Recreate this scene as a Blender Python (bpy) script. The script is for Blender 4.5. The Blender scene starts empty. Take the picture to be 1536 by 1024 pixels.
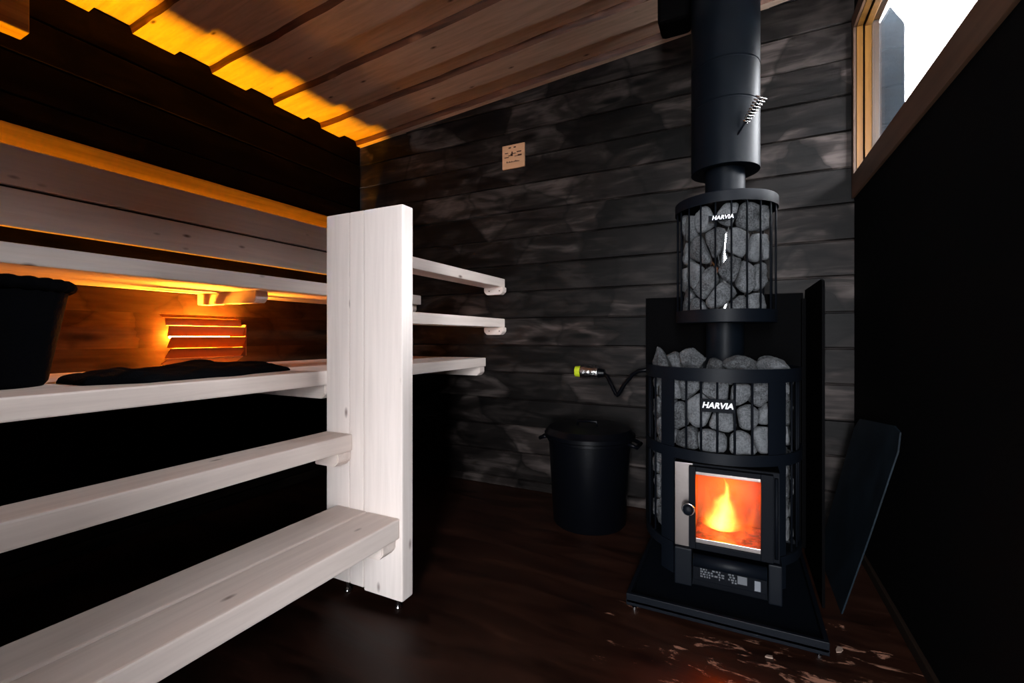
import bpy, bmesh, math, random
from mathutils import Vector, Matrix, noise

random.seed(7)
C = bpy.context.scene.collection
PI = math.pi
R_ = math.radians

# ------------------------------------------------------------------ materials
def new_mat(name):
    m = bpy.data.materials.new(name); m.use_nodes = True
    nt = m.node_tree
    return m, nt, nt.nodes, nt.links, nt.nodes['Principled BSDF']

def N(nodes, t, **kw):
    n = nodes.new(t)
    for k, v in kw.items():
        if k.startswith('i_'):
            n.inputs[k[2:].replace('_', ' ')].default_value = v
        else:
            setattr(n, k, v)
    return n

def ramp(nodes, stops):
    r = nodes.new('ShaderNodeValToRGB')
    e = r.color_ramp.elements
    while len(e) < len(stops): e.new(0.5)
    for el, (p, c) in zip(e, stops):
        el.position = p
        el.color = (c, c, c, 1) if isinstance(c, (int, float)) else (*c, 1)
    return r

def simple(name, col, rough=.5, metal=0.0, spec=.5, bump=0, bscale=200, vary=0):
    m, nt, nd, lk, b = new_mat(name)
    b.inputs['Base Color'].default_value = (*col, 1)
    b.inputs['Roughness'].default_value = rough
    b.inputs['Metallic'].default_value = metal
    b.inputs['Specular IOR Level'].default_value = spec
    tc = N(nd, 'ShaderNodeTexCoord')
    if vary:
        nz = N(nd, 'ShaderNodeTexNoise', i_Scale=9.0, i_Detail=6.0)
        lk.new(tc.outputs['Object'], nz.inputs['Vector'])
        lo = tuple(c*(1-vary) for c in col); hi = tuple(min(1, c*(1+vary)) for c in col)
        r = ramp(nd, [(.3, lo), (.7, hi)])
        lk.new(nz.outputs['Fac'], r.inputs[0]); lk.new(r.outputs[0], b.inputs['Base Color'])
    if bump:
        nb = N(nd, 'ShaderNodeTexNoise', i_Scale=float(bscale), i_Detail=4.0)
        lk.new(tc.outputs['Object'], nb.inputs['Vector'])
        bp = N(nd, 'ShaderNodeBump', i_Strength=bump, i_Distance=.002)
        lk.new(nb.outputs['Fac'], bp.inputs['Height']); lk.new(bp.outputs[0], b.inputs['Normal'])
    return m

def wood(name, light, dark, knot, axis=1, rough=.55, grain=1.0, knots=.055, bump=.15, spec=.4):
    """sawn timber: grain stretched along one local axis, with small knots"""
    m, nt, nd, lk, b = new_mat(name)
    tc = N(nd, 'ShaderNodeTexCoord'); oi = N(nd, 'ShaderNodeObjectInfo')
    mul = N(nd, 'ShaderNodeMath', operation='MULTIPLY'); mul.inputs[1].default_value = 13.7
    lk.new(oi.outputs['Random'], mul.inputs[0])
    add = N(nd, 'ShaderNodeVectorMath', operation='ADD')
    lk.new(tc.outputs['Object'], add.inputs[0]); lk.new(mul.outputs[0], add.inputs[1])
    sc = [26.0, 26.0, 26.0]; sc[axis] = 1.3
    mp = N(nd, 'ShaderNodeMapping'); mp.inputs['Scale'].default_value = sc
    lk.new(add.outputs[0], mp.inputs['Vector'])
    nz = N(nd, 'ShaderNodeTexNoise', i_Scale=1.6, i_Detail=7.0, i_Roughness=.62, i_Distortion=.4)
    lk.new(mp.outputs[0], nz.inputs['Vector'])
    r = ramp(nd, [(.32, dark), (.62, light)]); lk.new(nz.outputs['Fac'], r.inputs[0])
    ks = [12.0, 12.0, 12.0]; ks[axis] = 5.0
    mk = N(nd, 'ShaderNodeMapping'); mk.inputs['Scale'].default_value = ks
    lk.new(add.outputs[0], mk.inputs['Vector'])
    vo = N(nd, 'ShaderNodeTexVoronoi', i_Scale=1.0); lk.new(mk.outputs[0], vo.inputs['Vector'])
    kr = ramp(nd, [(knots*.6, 1.0), (knots*2.0, 0.0)]); lk.new(vo.outputs['Distance'], kr.inputs[0])
    mx = N(nd, 'ShaderNodeMix', data_type='RGBA')
    lk.new(kr.outputs[0], mx.inputs['Factor']); lk.new(r.outputs[0], mx.inputs[6])
    mx.inputs[7].default_value = (*knot, 1)
    lk.new(mx.outputs[2], b.inputs['Base Color'])
    b.inputs['Roughness'].default_value = rough
    b.inputs['Specular IOR Level'].default_value = spec
    bp = N(nd, 'ShaderNodeBump', i_Strength=bump, i_Distance=.002)
    lk.new(nz.outputs['Fac'], bp.inputs['Height']); lk.new(bp.outputs[0], b.inputs['Normal'])
    return m

def plank_wall(name, run_axis, lo, mid, hi, pitch=.15, z0=.053, rough=.42, spec=.3, patch=.4):
    """dark-stained planks: each plank brushed differently, with lighter worn stretches between knots"""
    m, nt, nd, lk, b = new_mat(name)
    tc = N(nd, 'ShaderNodeTexCoord'); sp = N(nd, 'ShaderNodeSeparateXYZ')
    lk.new(tc.outputs['Object'], sp.inputs[0])
    s1 = N(nd, 'ShaderNodeMath', operation='SUBTRACT'); s1.inputs[1].default_value = z0
    lk.new(sp.outputs['Z'], s1.inputs[0])
    dv = N(nd, 'ShaderNodeMath', operation='DIVIDE'); dv.inputs[1].default_value = pitch
    lk.new(s1.outputs[0], dv.inputs[0])
    fl = N(nd, 'ShaderNodeMath', operation='FLOOR'); lk.new(dv.outputs[0], fl.inputs[0])
    wm = N(nd, 'ShaderNodeMath', operation='MULTIPLY'); wm.inputs[1].default_value = 3.71
    lk.new(fl.outputs[0], wm.inputs[0])
    sc = [2.2, 2.2, 7.0] 
    mp = N(nd, 'ShaderNodeMapping'); mp.inputs['Scale'].default_value = sc
    lk.new(tc.outputs['Object'], mp.inputs['Vector'])
    nz = N(nd, 'ShaderNodeTexNoise', noise_dimensions='4D', i_Scale=1.7, i_Detail=3.0, i_Roughness=.5, i_Distortion=1.2)
    lk.new(mp.outputs[0], nz.inputs['Vector']); lk.new(wm.outputs[0], nz.inputs['W'])
    gs = [60.0, 60.0, 60.0]; gs[run_axis] = 2.5
    mg = N(nd, 'ShaderNodeMapping'); mg.inputs['Scale'].default_value = gs
    lk.new(tc.outputs['Object'], mg.inputs['Vector'])
    gz = N(nd, 'ShaderNodeTexNoise', i_Scale=1.0, i_Detail=5.0, i_Distortion=.6); lk.new(mg.outputs[0], gz.inputs['Vector'])
    a1 = N(nd, 'ShaderNodeMath', operation='MULTIPLY_ADD'); a1.inputs[1].default_value = .28
    lk.new(gz.outputs['Fac'], a1.inputs[0]); lk.new(nz.outputs['Fac'], a1.inputs[2])
    # plank's own tone
    wn = N(nd, 'ShaderNodeTexWhiteNoise', noise_dimensions='1D'); lk.new(wm.outputs[0], wn.inputs['W'])
    a2 = N(nd, 'ShaderNodeMath', operation='MULTIPLY_ADD'); a2.inputs[1].default_value = .12
    lk.new(wn.outputs['Value'], a2.inputs[0]); lk.new(a1.outputs[0], a2.inputs[2])
    r = ramp(nd, [(.52, lo), (.70, mid), (.90, hi)]); lk.new(a2.outputs[0], r.inputs[0])
    # stretches between whorls of knots, each brushed to its own tone, with curved dark ends
    fr_ = N(nd, 'ShaderNodeMath', operation='FRACT'); lk.new(dv.outputs[0], fr_.inputs[0])
    wz = N(nd, 'ShaderNodeTexNoise', i_Scale=5.0, i_Detail=3.0); lk.new(tc.outputs['Object'], wz.inputs['Vector'])
    pu = N(nd, 'ShaderNodeMath', operation='MULTIPLY_ADD'); pu.inputs[1].default_value = 3.0
    lk.new(sp.outputs['X' if run_axis == 0 else 'Y'], pu.inputs[0]); lk.new(wm.outputs[0], pu.inputs[2])
    pu2 = N(nd, 'ShaderNodeMath', operation='MULTIPLY_ADD'); pu2.inputs[1].default_value = .9
    lk.new(wz.outputs['Fac'], pu2.inputs[0]); lk.new(pu.outputs[0], pu2.inputs[2])
    pv = N(nd, 'ShaderNodeMath', operation='MULTIPLY_ADD'); pv.inputs[1].default_value = .55
    lk.new(fr_.outputs[0], pv.inputs[0]); lk.new(wm.outputs[0], pv.inputs[2])
    cv = N(nd, 'ShaderNodeCombineXYZ'); lk.new(pu2.outputs[0], cv.inputs[0]); lk.new(pv.outputs[0], cv.inputs[1])
    pc = N(nd, 'ShaderNodeTexVoronoi', voronoi_dimensions='2D', i_Scale=1.0); lk.new(cv.outputs[0], pc.inputs['Vector'])
    pe = N(nd, 'ShaderNodeTexVoronoi', voronoi_dimensions='2D', feature='DISTANCE_TO_EDGE', i_Scale=1.0); lk.new(cv.outputs[0], pe.inputs['Vector'])
    sc_ = N(nd, 'ShaderNodeSeparateColor'); lk.new(pc.outputs['Color'], sc_.inputs[0])
    pt = ramp(nd, [(.25, .30), (.95, 2.1)]); lk.new(sc_.outputs[0], pt.inputs[0])
    pt.color_ramp.elements[1].color = (2.1, 2.1, 2.1, 1)
    er = ramp(nd, [(.0, .35), (.07, 1.0)]); lk.new(pe.outputs['Distance'], er.inputs[0])
    pm = N(nd, 'ShaderNodeMath', operation='MULTIPLY'); lk.new(pt.outputs[0], pm.inputs[0]); lk.new(er.outputs[0], pm.inputs[1])
    pmix = N(nd, 'ShaderNodeMath', operation='MULTIPLY_ADD'); pmix.inputs[1].default_value = patch; pmix.inputs[2].default_value = 1-patch
    lk.new(pm.outputs[0], pmix.inputs[0])
    vs = N(nd, 'ShaderNodeVectorMath', operation='SCALE'); lk.new(r.outputs[0], vs.inputs[0]); lk.new(pmix.outputs[0], vs.inputs['Scale'])
    # knots with dark scorched surround
    ks = [5.0, 5.0, 11.0]; ks[run_axis] = 2.6
    mk = N(nd, 'ShaderNodeMapping'); mk.inputs['Scale'].default_value = ks
    lk.new(tc.outputs['Object'], mk.inputs['Vector'])
    vo = N(nd, 'ShaderNodeTexVoronoi', i_Scale=1.0); lk.new(mk.outputs[0], vo.inputs['Vector'])
    kr = ramp(nd, [(.10, 1.0), (.24, 0.0)]); lk.new(vo.outputs['Distance'], kr.inputs[0])
    mx = N(nd, 'ShaderNodeMix', data_type='RGBA'); lk.new(kr.outputs[0], mx.inputs['Factor'])
    lk.new(vs.outputs[0], mx.inputs[6]); mx.inputs[7].default_value = (*[c*.4 for c in lo], 1)
    lk.new(mx.outputs[2], b.inputs['Base Color'])
    b.inputs['Roughness'].default_value = rough
    b.inputs['Specular IOR Level'].default_value = spec
    bp = N(nd, 'ShaderNodeBump', i_Strength=.5, i_Distance=.004)
    lk.new(a1.outputs[0], bp.inputs['Height']); lk.new(bp.outputs[0], b.inputs['Normal'])
    return m

def floor_mat():
    m, nt, nd, lk, b = new_mat('red_brown_floor_paint')
    tc = N(nd, 'ShaderNodeTexCoord')
    mp = N(nd, 'ShaderNodeMapping'); mp.inputs['Scale'].default_value = (.9, 4.0, 1)
    mp.inputs['Rotation'].default_value = (0, 0, R_(8))
    lk.new(tc.outputs['Object'], mp.inputs['Vector'])
    nz = N(nd, 'ShaderNodeTexNoise', i_Scale=3.0, i_Detail=9.0, i_Roughness=.62, i_Distortion=.8)
    lk.new(mp.outputs[0], nz.inputs['Vector'])
    r = ramp(nd, [(.30, (.005, .0017, .001)), (.62, (.024, .0075, .0036)), (.8, (.05, .016, .008))])
    lk.new(nz.outputs['Fac'], r.inputs[0])
    # bare worn wood: patches thickest near the front of the stove
    mp2 = N(nd, 'ShaderNodeMapping'); mp2.inputs['Scale'].default_value = (5.5, 16, 1)
    lk.new(tc.outputs['Object'], mp2.inputs['Vector'])
    n2 = N(nd, 'ShaderNodeTexNoise', i_Scale=1.3, i_Detail=10.0, i_Roughness=.72, i_Distortion=.5)
    lk.new(mp2.outputs[0], n2.inputs['Vector'])
    sp = N(nd, 'ShaderNodeVectorMath', operation='DISTANCE'); sp.inputs[1].default_value = (.18, 1.22, 0)
    lk.new(tc.outputs['Object'], sp.inputs[0])
    fo = N(nd, 'ShaderNodeMapRange'); fo.inputs[1].default_value = .12; fo.inputs[2].default_value = .75
    fo.inputs[3].default_value = .105; fo.inputs[4].default_value = -.06
    lk.new(sp.outputs['Value'], fo.inputs[0])
    ad = N(nd, 'ShaderNodeMath', operation='ADD'); lk.new(n2.outputs['Fac'], ad.inputs[0]); lk.new(fo.outputs[0], ad.inputs[1])
    w = ramp(nd, [(.635, 0.0), (.68, 1.0)]); lk.new(ad.outputs[0], w.inputs[0])
    mx = N(nd, 'ShaderNodeMix', data_type='RGBA'); lk.new(w.outputs[0], mx.inputs['Factor'])
    lk.new(r.outputs[0], mx.inputs[6]); mx.inputs[7].default_value = (.34, .17, .115, 1)
    lk.new(mx.outputs[2], b.inputs['Base Color'])
    rr = ramp(nd, [(.35, .35), (.7, .6)]); lk.new(nz.outputs['Fac'], rr.inputs[0])
    lk.new(rr.outputs[0], b.inputs['Roughness'])
    b.inputs['Specular IOR Level'].default_value = .22
    bp = N(nd, 'ShaderNodeBump', i_Strength=.35, i_Distance=.004)
    lk.new(nz.outputs['Fac'], bp.inputs['Height']); lk.new(bp.outputs[0], b.inputs['Normal'])
    return m

def stone_mat(name, a, bcol):
    m, nt, nd, lk, b = new_mat(name)
    tc = N(nd, 'ShaderNodeTexCoord'); oi = N(nd, 'ShaderNodeObjectInfo')
    nz = N(nd, 'ShaderNodeTexNoise', i_Scale=170.0, i_Detail=4.0, i_Roughness=.75); lk.new(tc.outputs['Object'], nz.inputs['Vector'])
    n2 = N(nd, 'ShaderNodeTexNoise', i_Scale=22.0, i_Detail=5.0); lk.new(tc.outputs['Object'], n2.inputs['Vector'])
    ad = N(nd, 'ShaderNodeMath', operation='MULTIPLY_ADD'); ad.inputs[1].default_value = .45
    lk.new(n2.outputs['Fac'], ad.inputs[0]); lk.new(nz.outputs['Fac'], ad.inputs[2])
    a3 = N(nd, 'ShaderNodeMath', operation='MULTIPLY_ADD'); a3.inputs[1].default_value = .24
    lk.new(oi.outputs['Random'], a3.inputs[0]); lk.new(ad.outputs[0], a3.inputs[2])
    r = ramp(nd, [(.64, a), (1.10, bcol)]); lk.new(a3.outputs[0], r.inputs[0])
    lk.new(r.outputs[0], b.inputs['Base Color'])
    b.inputs['Roughness'].default_value = .8
    bp = N(nd, 'ShaderNodeBump', i_Strength=.7, i_Distance=.003)
    lk.new(ad.outputs[0], bp.inputs['Height']); lk.new(bp.outputs[0], b.inputs['Normal'])
    return m

def glass_mat(name, tint=(1, 1, 1), refl=.08):
    m = bpy.data.materials.new(name); m.use_nodes = True
    nd, lk = m.node_tree.nodes, m.node_tree.links
    nd.remove(nd['Principled BSDF'])
    t = N(nd, 'ShaderNodeBsdfTransparent'); t.inputs[0].default_value = (*tint, 1)
    g = N(nd, 'ShaderNodeBsdfGlossy'); g.inputs['Roughness'].default_value = .02
    fr = N(nd, 'ShaderNodeFresnel', i_IOR=1.45); ge = N(nd, 'ShaderNodeNewGeometry')
    io = N(nd, 'ShaderNodeMapRange'); io.inputs[3].default_value = 1.45; io.inputs[4].default_value = 1/1.45
    lk.new(ge.outputs['Backfacing'], io.inputs[0]); lk.new(io.outputs[0], fr.inputs['IOR'])   # same index from either side of the thin pane
    mx = N(nd, 'ShaderNodeMixShader')
    lk.new(fr.outputs[0], mx.inputs[0]); lk.new(t.outputs[0], mx.inputs[1]); lk.new(g.outputs[0], mx.inputs[2])
    lk.new(mx.outputs[0], nd['Material Output'].inputs['Surface'])
    return m

def veneer_mat():
    m, nt, nd, lk, b = new_mat('thin_pine_veneer')
    tc = N(nd, 'ShaderNodeTexCoord')
    mp = N(nd, 'ShaderNodeMapping'); mp.inputs['Scale'].default_value = (60, 3, 60); lk.new(tc.outputs['Object'], mp.inputs['Vector'])
    nz = N(nd, 'ShaderNodeTexNoise', i_Scale=1.0, i_Detail=5.0); lk.new(mp.outputs[0], nz.inputs['Vector'])
    r = ramp(nd, [(.3, (.26, .10, .035)), (.7, (.36, .15, .055))]); lk.new(nz.outputs['Fac'], r.inputs[0])
    lk.new(r.outputs[0], b.inputs['Base Color']); b.inputs['Roughness'].default_value = .6
    tr = N(nd, 'ShaderNodeBsdfTranslucent'); tr.inputs[0].default_value = (.70, .34, .06, 1)
    mx = N(nd, 'ShaderNodeMixShader'); mx.inputs[0].default_value = .14
    lk.new(b.outputs[0], mx.inputs[1]); lk.new(tr.outputs[0], mx.inputs[2])
    lk.new(mx.outputs[0], nd['Material Output'].inputs['Surface'])
    return m

def flame_mat(name, core, edge, strength, dens):
    """glowing gas: emission volume, hottest low on the axis, torn by turbulence"""
    m = bpy.data.materials.new(name); m.use_nodes = True
    nd, lk = m.node_tree.nodes, m.node_tree.links
    nd.remove(nd['Principled BSDF'])
    tc = N(nd, 'ShaderNodeTexCoord')
    nz = N(nd, 'ShaderNodeTexNoise', i_Scale=16.0, i_Detail=3.0); 
    mpn = N(nd, 'ShaderNodeMapping'); mpn.inputs['Scale'].default_value = (1, 1, .55)
    lk.new(tc.outputs['Object'], mpn.inputs['Vector']); lk.new(mpn.outputs[0], nz.inputs['Vector'])
    # local z runs 0..1 through the dimensions in the mesh's generated space
    sp = N(nd, 'ShaderNodeSeparateXYZ'); lk.new(tc.outputs['Generated'], sp.inputs[0])
    def math(op, a, b=None, bv=None, cv=None, c=None):
        n = N(nd, 'ShaderNodeMath', operation=op)
        if isinstance(a, float): n.inputs[0].default_value = a
        else: lk.new(a, n.inputs[0])
        if b is not None: lk.new(b, n.inputs[1])
        if bv is not None: n.inputs[1].default_value = bv
        if c is not None: lk.new(c, n.inputs[2])
        if cv is not None: n.inputs[2].default_value = cv
        return n.outputs[0]
    nx = math('MULTIPLY_ADD', nz.outputs['Fac'], bv=.6, cv=-.30)
    x = math('ADD', math('SUBTRACT', sp.outputs['X'], bv=.5), nx)
    y = math('SUBTRACT', sp.outputs['Y'], bv=.5)
    r2 = math('SQRT', math('ADD', math('MULTIPLY', x, x), math('MULTIPLY', y, y)))
    wid = math('MULTIPLY_ADD', sp.outputs['Z'], bv=-.46, cv=.47)
    q = math('DIVIDE', r2, wid)
    f = math('SUBTRACT', 1.0, q)
    f = math('MAXIMUM', f, bv=0.0)
    f = math('POWER', f, bv=1.5)
    rp = ramp(nd, [(.0, edge), (.5, core)]); lk.new(f, rp.inputs[0])
    st = math('MULTIPLY', f, bv=strength)
    e = N(nd, 'ShaderNodeEmission'); lk.new(rp.outputs[0], e.inputs['Color']); lk.new(st, e.inputs['Strength'])
    lk.new(e.outputs[0], nd['Material Output'].inputs['Volume'])
    return m

M = {}
M['white_x'] = wood('whitewashed_spruce_across', (.80, .69, .63), (.69, .585, .53), (.16, .10, .075), axis=0)
M['white_y'] = wood('whitewashed_spruce_along', (.80, .69, .63), (.69, .585, .53), (.16, .10, .075), axis=1)
M['white_z'] = wood('whitewashed_spruce_upright', (.82, .73, .685), (.73, .645, .60), (.2, .14, .12), axis=2)
M['ceil'] = wood('ceiling_spruce', (.74, .53, .40), (.54, .37, .26), (.09, .04, .02), axis=0, bump=.25)
M['bark'] = wood('bark_edge', (.16, .06, .03), (.025, .008, .004), (.3, .13, .07), axis=0, knots=.12, bump=.8)
M['batten'] = wood('bare_pine_batten', (.30, .18, .08), (.18, .10, .04), (.06, .025, .01), axis=1)
M['pine_y'] = wood('oiled_pine_along', (.11, .056, .033), (.07, .033, .018), (.03, .012, .006), axis=1, rough=.5)
M['pine_z'] = wood('oiled_pine_upright', (.08, .042, .024), (.055, .027, .014), (.04, .015, .006), axis=2, rough=.5)
M['pine_bright'] = wood('varnished_pine', (.17, .072, .010), (.11, .042, .005), (.05, .02, .004), axis=2, rough=.35)
M['wall_back'] = plank_wall('charred_planks_back', 0, (.0028, .0021, .0019), (.0088, .0068, .0062), (.036, .029, .0265), spec=.10, rough=.5, patch=.85)
M['wall_left'] = plank_wall('charred_planks_left', 1, (.0034, .0021, .0016), (.0056, .0036, .0028), (.009, .006, .0045), spec=.04, rough=.75)
M['wall_brown'] = plank_wall('brown_stained_planks', 1, (.026, .014, .008), (.040, .022, .013), (.055, .032, .02), spec=.04, rough=.75)
M['wall_black'] = simple('black_stained_panel', (.0012, .0011, .0013), .8, spec=.05, bump=.3, bscale=40)
M['floor'] = floor_mat()
M['iron'] = simple('blue_black_stove_iron', (.0022, .003, .0048), .6, spec=.06, bump=.12, bscale=300)
M['iron_soft'] = simple('black_heatproof_paint', (.0022, .0034, .0058), .5, spec=.11, bump=.06, bscale=350)
M['flue'] = simple('blue_black_flue_paint', (.0021, .0034, .0054), .45, spec=.07, bump=.05, bscale=350)
M['matte'] = simple('matte_black_sheet', (.0006, .0006, .0008), .75, spec=.03)
M['steel'] = simple('brushed_stainless', (.33, .29, .275), .28, metal=1.0, bump=.1, bscale=120)
M['mirror_steel'] = simple('polished_flue_steel', (.82, .84, .86), .12, metal=1.0)
M['chrome'] = simple('chrome', (.8, .8, .82), .15, metal=1.0)
M['white_letter'] = simple('white_enamel', (.85, .86, .88), .4)
M['grey_letter'] = simple('pale_grey_print', (.14, .15, .17), .5)
M['label'] = simple('sticker_print', (.08, .085, .095), .6)
M['stone'] = stone_mat('olivine_stone', (.006, .0072, .0088), (.112, .118, .126))
M['plastic'] = simple('black_plastic', (.0012, .0015, .0025), .34, spec=.13)
M['felt'] = simple('dark_wicker', (.0009, .001, .0016), .9, spec=.03, bump=.8, bscale=90)
M['cloth'] = simple('black_terry_cloth', (.0025, .003, .004), .95, spec=.03, bump=1.0, bscale=420)
M['skirting'] = simple('dark_skirting', (.013, .0075, .005), .7, spec=.1, bump=.4, bscale=50)
M['plaque'] = wood('plaque_wood', (.80, .45, .25), (.68, .36, .19), (.5, .25, .12), axis=0, knots=.01)
M['burn'] = simple('burnt_marking', (.06, .02, .01), .8)
M['foil'] = simple('crinkled_foil', (.75, .75, .78), .2, metal=1.0, bump=1.0, bscale=120)
M['lime'] = simple('yellow_green_plastic', (.52, .62, .02), .4)
M['sheet'] = simple('blue_grey_steel_sheet', (.0055, .0105, .016), .55, spec=.15, vary=.4)
M['brick'] = simple('firebrick', (.13, .075, .022), .8, bump=.5, bscale=60, vary=.2)
M['ember'] = None
M['veneer'] = veneer_mat()
M['pane'] = glass_mat('window_glass')
M['stove_glass'] = glass_mat('stove_glass', (1, .93, .86))
M['frame_pale'] = simple('pale_outer_frame', (.05, .045, .042), .6)
M['post'] = simple('weathered_blue_grey_timber', (.0045, .0085, .0125), .8, spec=.2, bump=.8, bscale=60, vary=.5)
M['snow'] = simple('snowy_ground', (.75, .78, .82), .9)
M['log'] = simple('charred_log', (.03, .015, .01), .9, bump=1, bscale=40)
M['chip'] = simple('pale_wood_chip', (.26, .18, .14), .8)

def ember_mat():
    m, nt, nd, lk, b = new_mat('glowing_embers')
    tc = N(nd, 'ShaderNodeTexCoord')
    vo = N(nd, 'ShaderNodeTexNoise', i_Scale=55.0, i_Detail=4.0); lk.new(tc.outputs['Object'], vo.inputs['Vector'])
    r = ramp(nd, [(.42, (.0, .0, .0)), (.58, (1, .10, .01)), (.75, (1, .35, .05))]); lk.new(vo.outputs['Fac'], r.inputs[0])
    b.inputs['Base Color'].default_value = (.03, .02, .015, 1)
    lk.new(r.outputs[0], b.inputs['Emission Color']); b.inputs['Emission Strength'].default_value = .30
    return m
M['ember'] = ember_mat()

# ------------------------------------------------------------------ object helpers
def obj(name, bm, mat, parent=None, smooth=False, origin=None):
    """link a bmesh (world coordinates) as one mesh object; origin: the thing's base point"""
    o_ = Vector(origin) if origin is not None else (root_loc(parent) if parent else Vector((0, 0, 0)))
    bmesh.ops.translate(bm, verts=bm.verts, vec=-o_)
    bmesh.ops.recalc_face_normals(bm, faces=bm.faces)
    me = bpy.data.meshes.new(name); bm.to_mesh(me); bm.free()
    for mm in (mat if isinstance(mat, (list, tuple)) else [mat]): me.materials.append(mm)
    if smooth:
        for p in me.polygons: p.use_smooth = True
        if smooth == 'auto': me.set_sharp_from_angle(angle=R_(38))
    o = bpy.data.objects.new(name, me); C.objects.link(o)
    if parent: o.parent = parent
    else: o.location = o_
    return o

def root_loc(p):
    while p.parent: p = p.parent
    return p.location.copy()

def thing(name, label, cat, loc, group=None):
    o = bpy.data.objects.new(name, None); C.objects.link(o)
    o.empty_display_size = .05
    o.location = loc
    return tag(o, label, cat, group)

def tag(o, label, cat, group=None):
    o['label'] = label; o['category'] = cat
    if group: o['group'] = group
    return o

def struct(name, bm, mat, parent=None, smooth=False):
    o = obj(name, bm, mat, parent, smooth)
    if parent is None: o['kind'] = 'structure'
    return o

def box(x0, x1, y0, y1, z0, z1, bev=0.0, bm=None, seg=2, mi=0):
    b = bmesh.new()
    bmesh.ops.create_cube(b, size=1)
    for v in b.verts:
        v.co = Vector(((x0+x1)/2 + v.co.x*(x1-x0), (y0+y1)/2 + v.co.y*(y1-y0), (z0+z1)/2 + v.co.z*(z1-z0)))
    if bev: bmesh.ops.bevel(b, geom=b.edges[:], offset=bev, segments=seg, affect='EDGES', profile=.6)
    for f in b.faces: f.material_index = mi
    return merge(bm, b)

def merge(bm, b):
    if bm is None: return b
    me = bpy.data.meshes.new('t'); b.to_mesh(me); b.free(); bm.from_mesh(me); bpy.data.meshes.remove(me)
    return bm

def lathe(profile, c, n=48, a0=0.0, a1=2*PI, bm=None, closed=False):
    """profile [(r,z)] spun about the vertical axis through c; closed joins the profile's ends"""
    b = bmesh.new(); full = abs(a1-a0-2*PI) < 1e-6
    cols = n if full else n+1
    rings = []
    for i in range(cols):
        a = a0+(a1-a0)*i/n
        rings.append([b.verts.new((c[0]+r*math.sin(a), c[1]-r*math.cos(a), z)) for r, z in profile])
    m = len(profile)
    for i in range(n):
        A, B = rings[i], rings[(i+1) % cols]
        for j in range(m if closed else m-1):
            k = (j+1) % m
            try: b.faces.new((A[j], A[k], B[k], B[j]))
            except ValueError: pass
    if not full and closed:
        b.faces.new(rings[0]); b.faces.new(rings[-1][::-1])
    bmesh.ops.remove_doubles(b, verts=b.verts, dist=1e-5)
    return merge(bm, b)

def ring(c, r0, r1, z0, z1, n=64, a0=0.0, a1=2*PI, bm=None):
    return lathe([(r1, z0), (r1, z1), (r0, z1), (r0, z0)], c, n, a0, a1, bm, closed=True)

def tube(pts, r, n=10, bm=None, caps=True):
    b = bmesh.new(); P = [Vector(p) for p in pts]; rings = []
    rr = r if isinstance(r, (list, tuple)) else [r]*len(P)
    up = None
    for i, p in enumerate(P):
        t = (P[min(i+1, len(P)-1)]-P[max(i-1, 0)]).normalized()
        if up is None:
            up = t.orthogonal().normalized()
        else:
            up = (up - t*up.dot(t)).normalized()
        w = t.cross(up)
        rings.append([b.verts.new(p+(up*math.cos(2*PI*k/n)+w*math.sin(2*PI*k/n))*rr[i]) for k in range(n)])
    for A, B in zip(rings, rings[1:]):
        for k in range(n): b.faces.new((A[k], A[(k+1) % n], B[(k+1) % n], B[k]))
    if caps:
        b.faces.new(rings[0][::-1]); b.faces.new(rings[-1])
    return merge(bm, b)

def prism(poly, a, b_, axis, bev=0.0, bm=None):
    """poly of 2-D points extruded along axis from a to b_ (axis 0: poly is (y,z); 1: (x,z); 2: (x,y))"""
    b = bmesh.new()
    def pt(p, h): return (h, p[0], p[1]) if axis == 0 else (p[0], h, p[1]) if axis == 1 else (p[0], p[1], h)
    A = [b.verts.new(pt(p, a)) for p in poly]; B = [b.verts.new(pt(p, b_)) for p in poly]
    b.faces.new(A[::-1]); b.faces.new(B)
    for i in range(len(poly)):
        j = (i+1) % len(poly); b.faces.new((A[i], A[j], B[j], B[i]))
    if bev: bmesh.ops.bevel(b, geom=b.edges[:], offset=bev, segments=2, affect='EDGES')
    return merge(bm, b)

def text_bm(body, size, origin, right, up, depth=.0015, shear=.0, bold=.0, align='CENTER', spacing=1.0):
    cu = bpy.data.curves.new('t', 'FONT'); cu.body = body; cu.size = size; cu.extrude = depth/2
    cu.shear = shear; cu.offset = bold; cu.align_x = align; cu.align_y = 'CENTER'; cu.space_character = spacing
    o = bpy.data.objects.new('t', cu)
    me = bpy.data.meshes.new_from_object(o)
    bm = bmesh.new(); bm.from_mesh(me)
    r, u = Vector(right).normalized(), Vector(up).normalized(); n = r.cross(u)
    mt = Matrix((r, u, n)).transposed().to_4x4(); mt.translation = Vector(origin)
    bmesh.ops.transform(bm, matrix=mt, verts=bm.verts)
    bpy.data.objects.remove(o); bpy.data.curves.remove(cu); bpy.data.meshes.remove(me)
    return bm

# ------------------------------------------------------------------ the setting
XL, XR, YB, YF = -2.28, .43, 2.30, -.95
def zc(x): return 2.127 + .074*(x - XL)            # the sloping ceiling

b = box(XL-.15, XR+.15, YF-.15, YB+.15, -.08, 0)
struct('floor', b, M['floor'])

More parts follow.
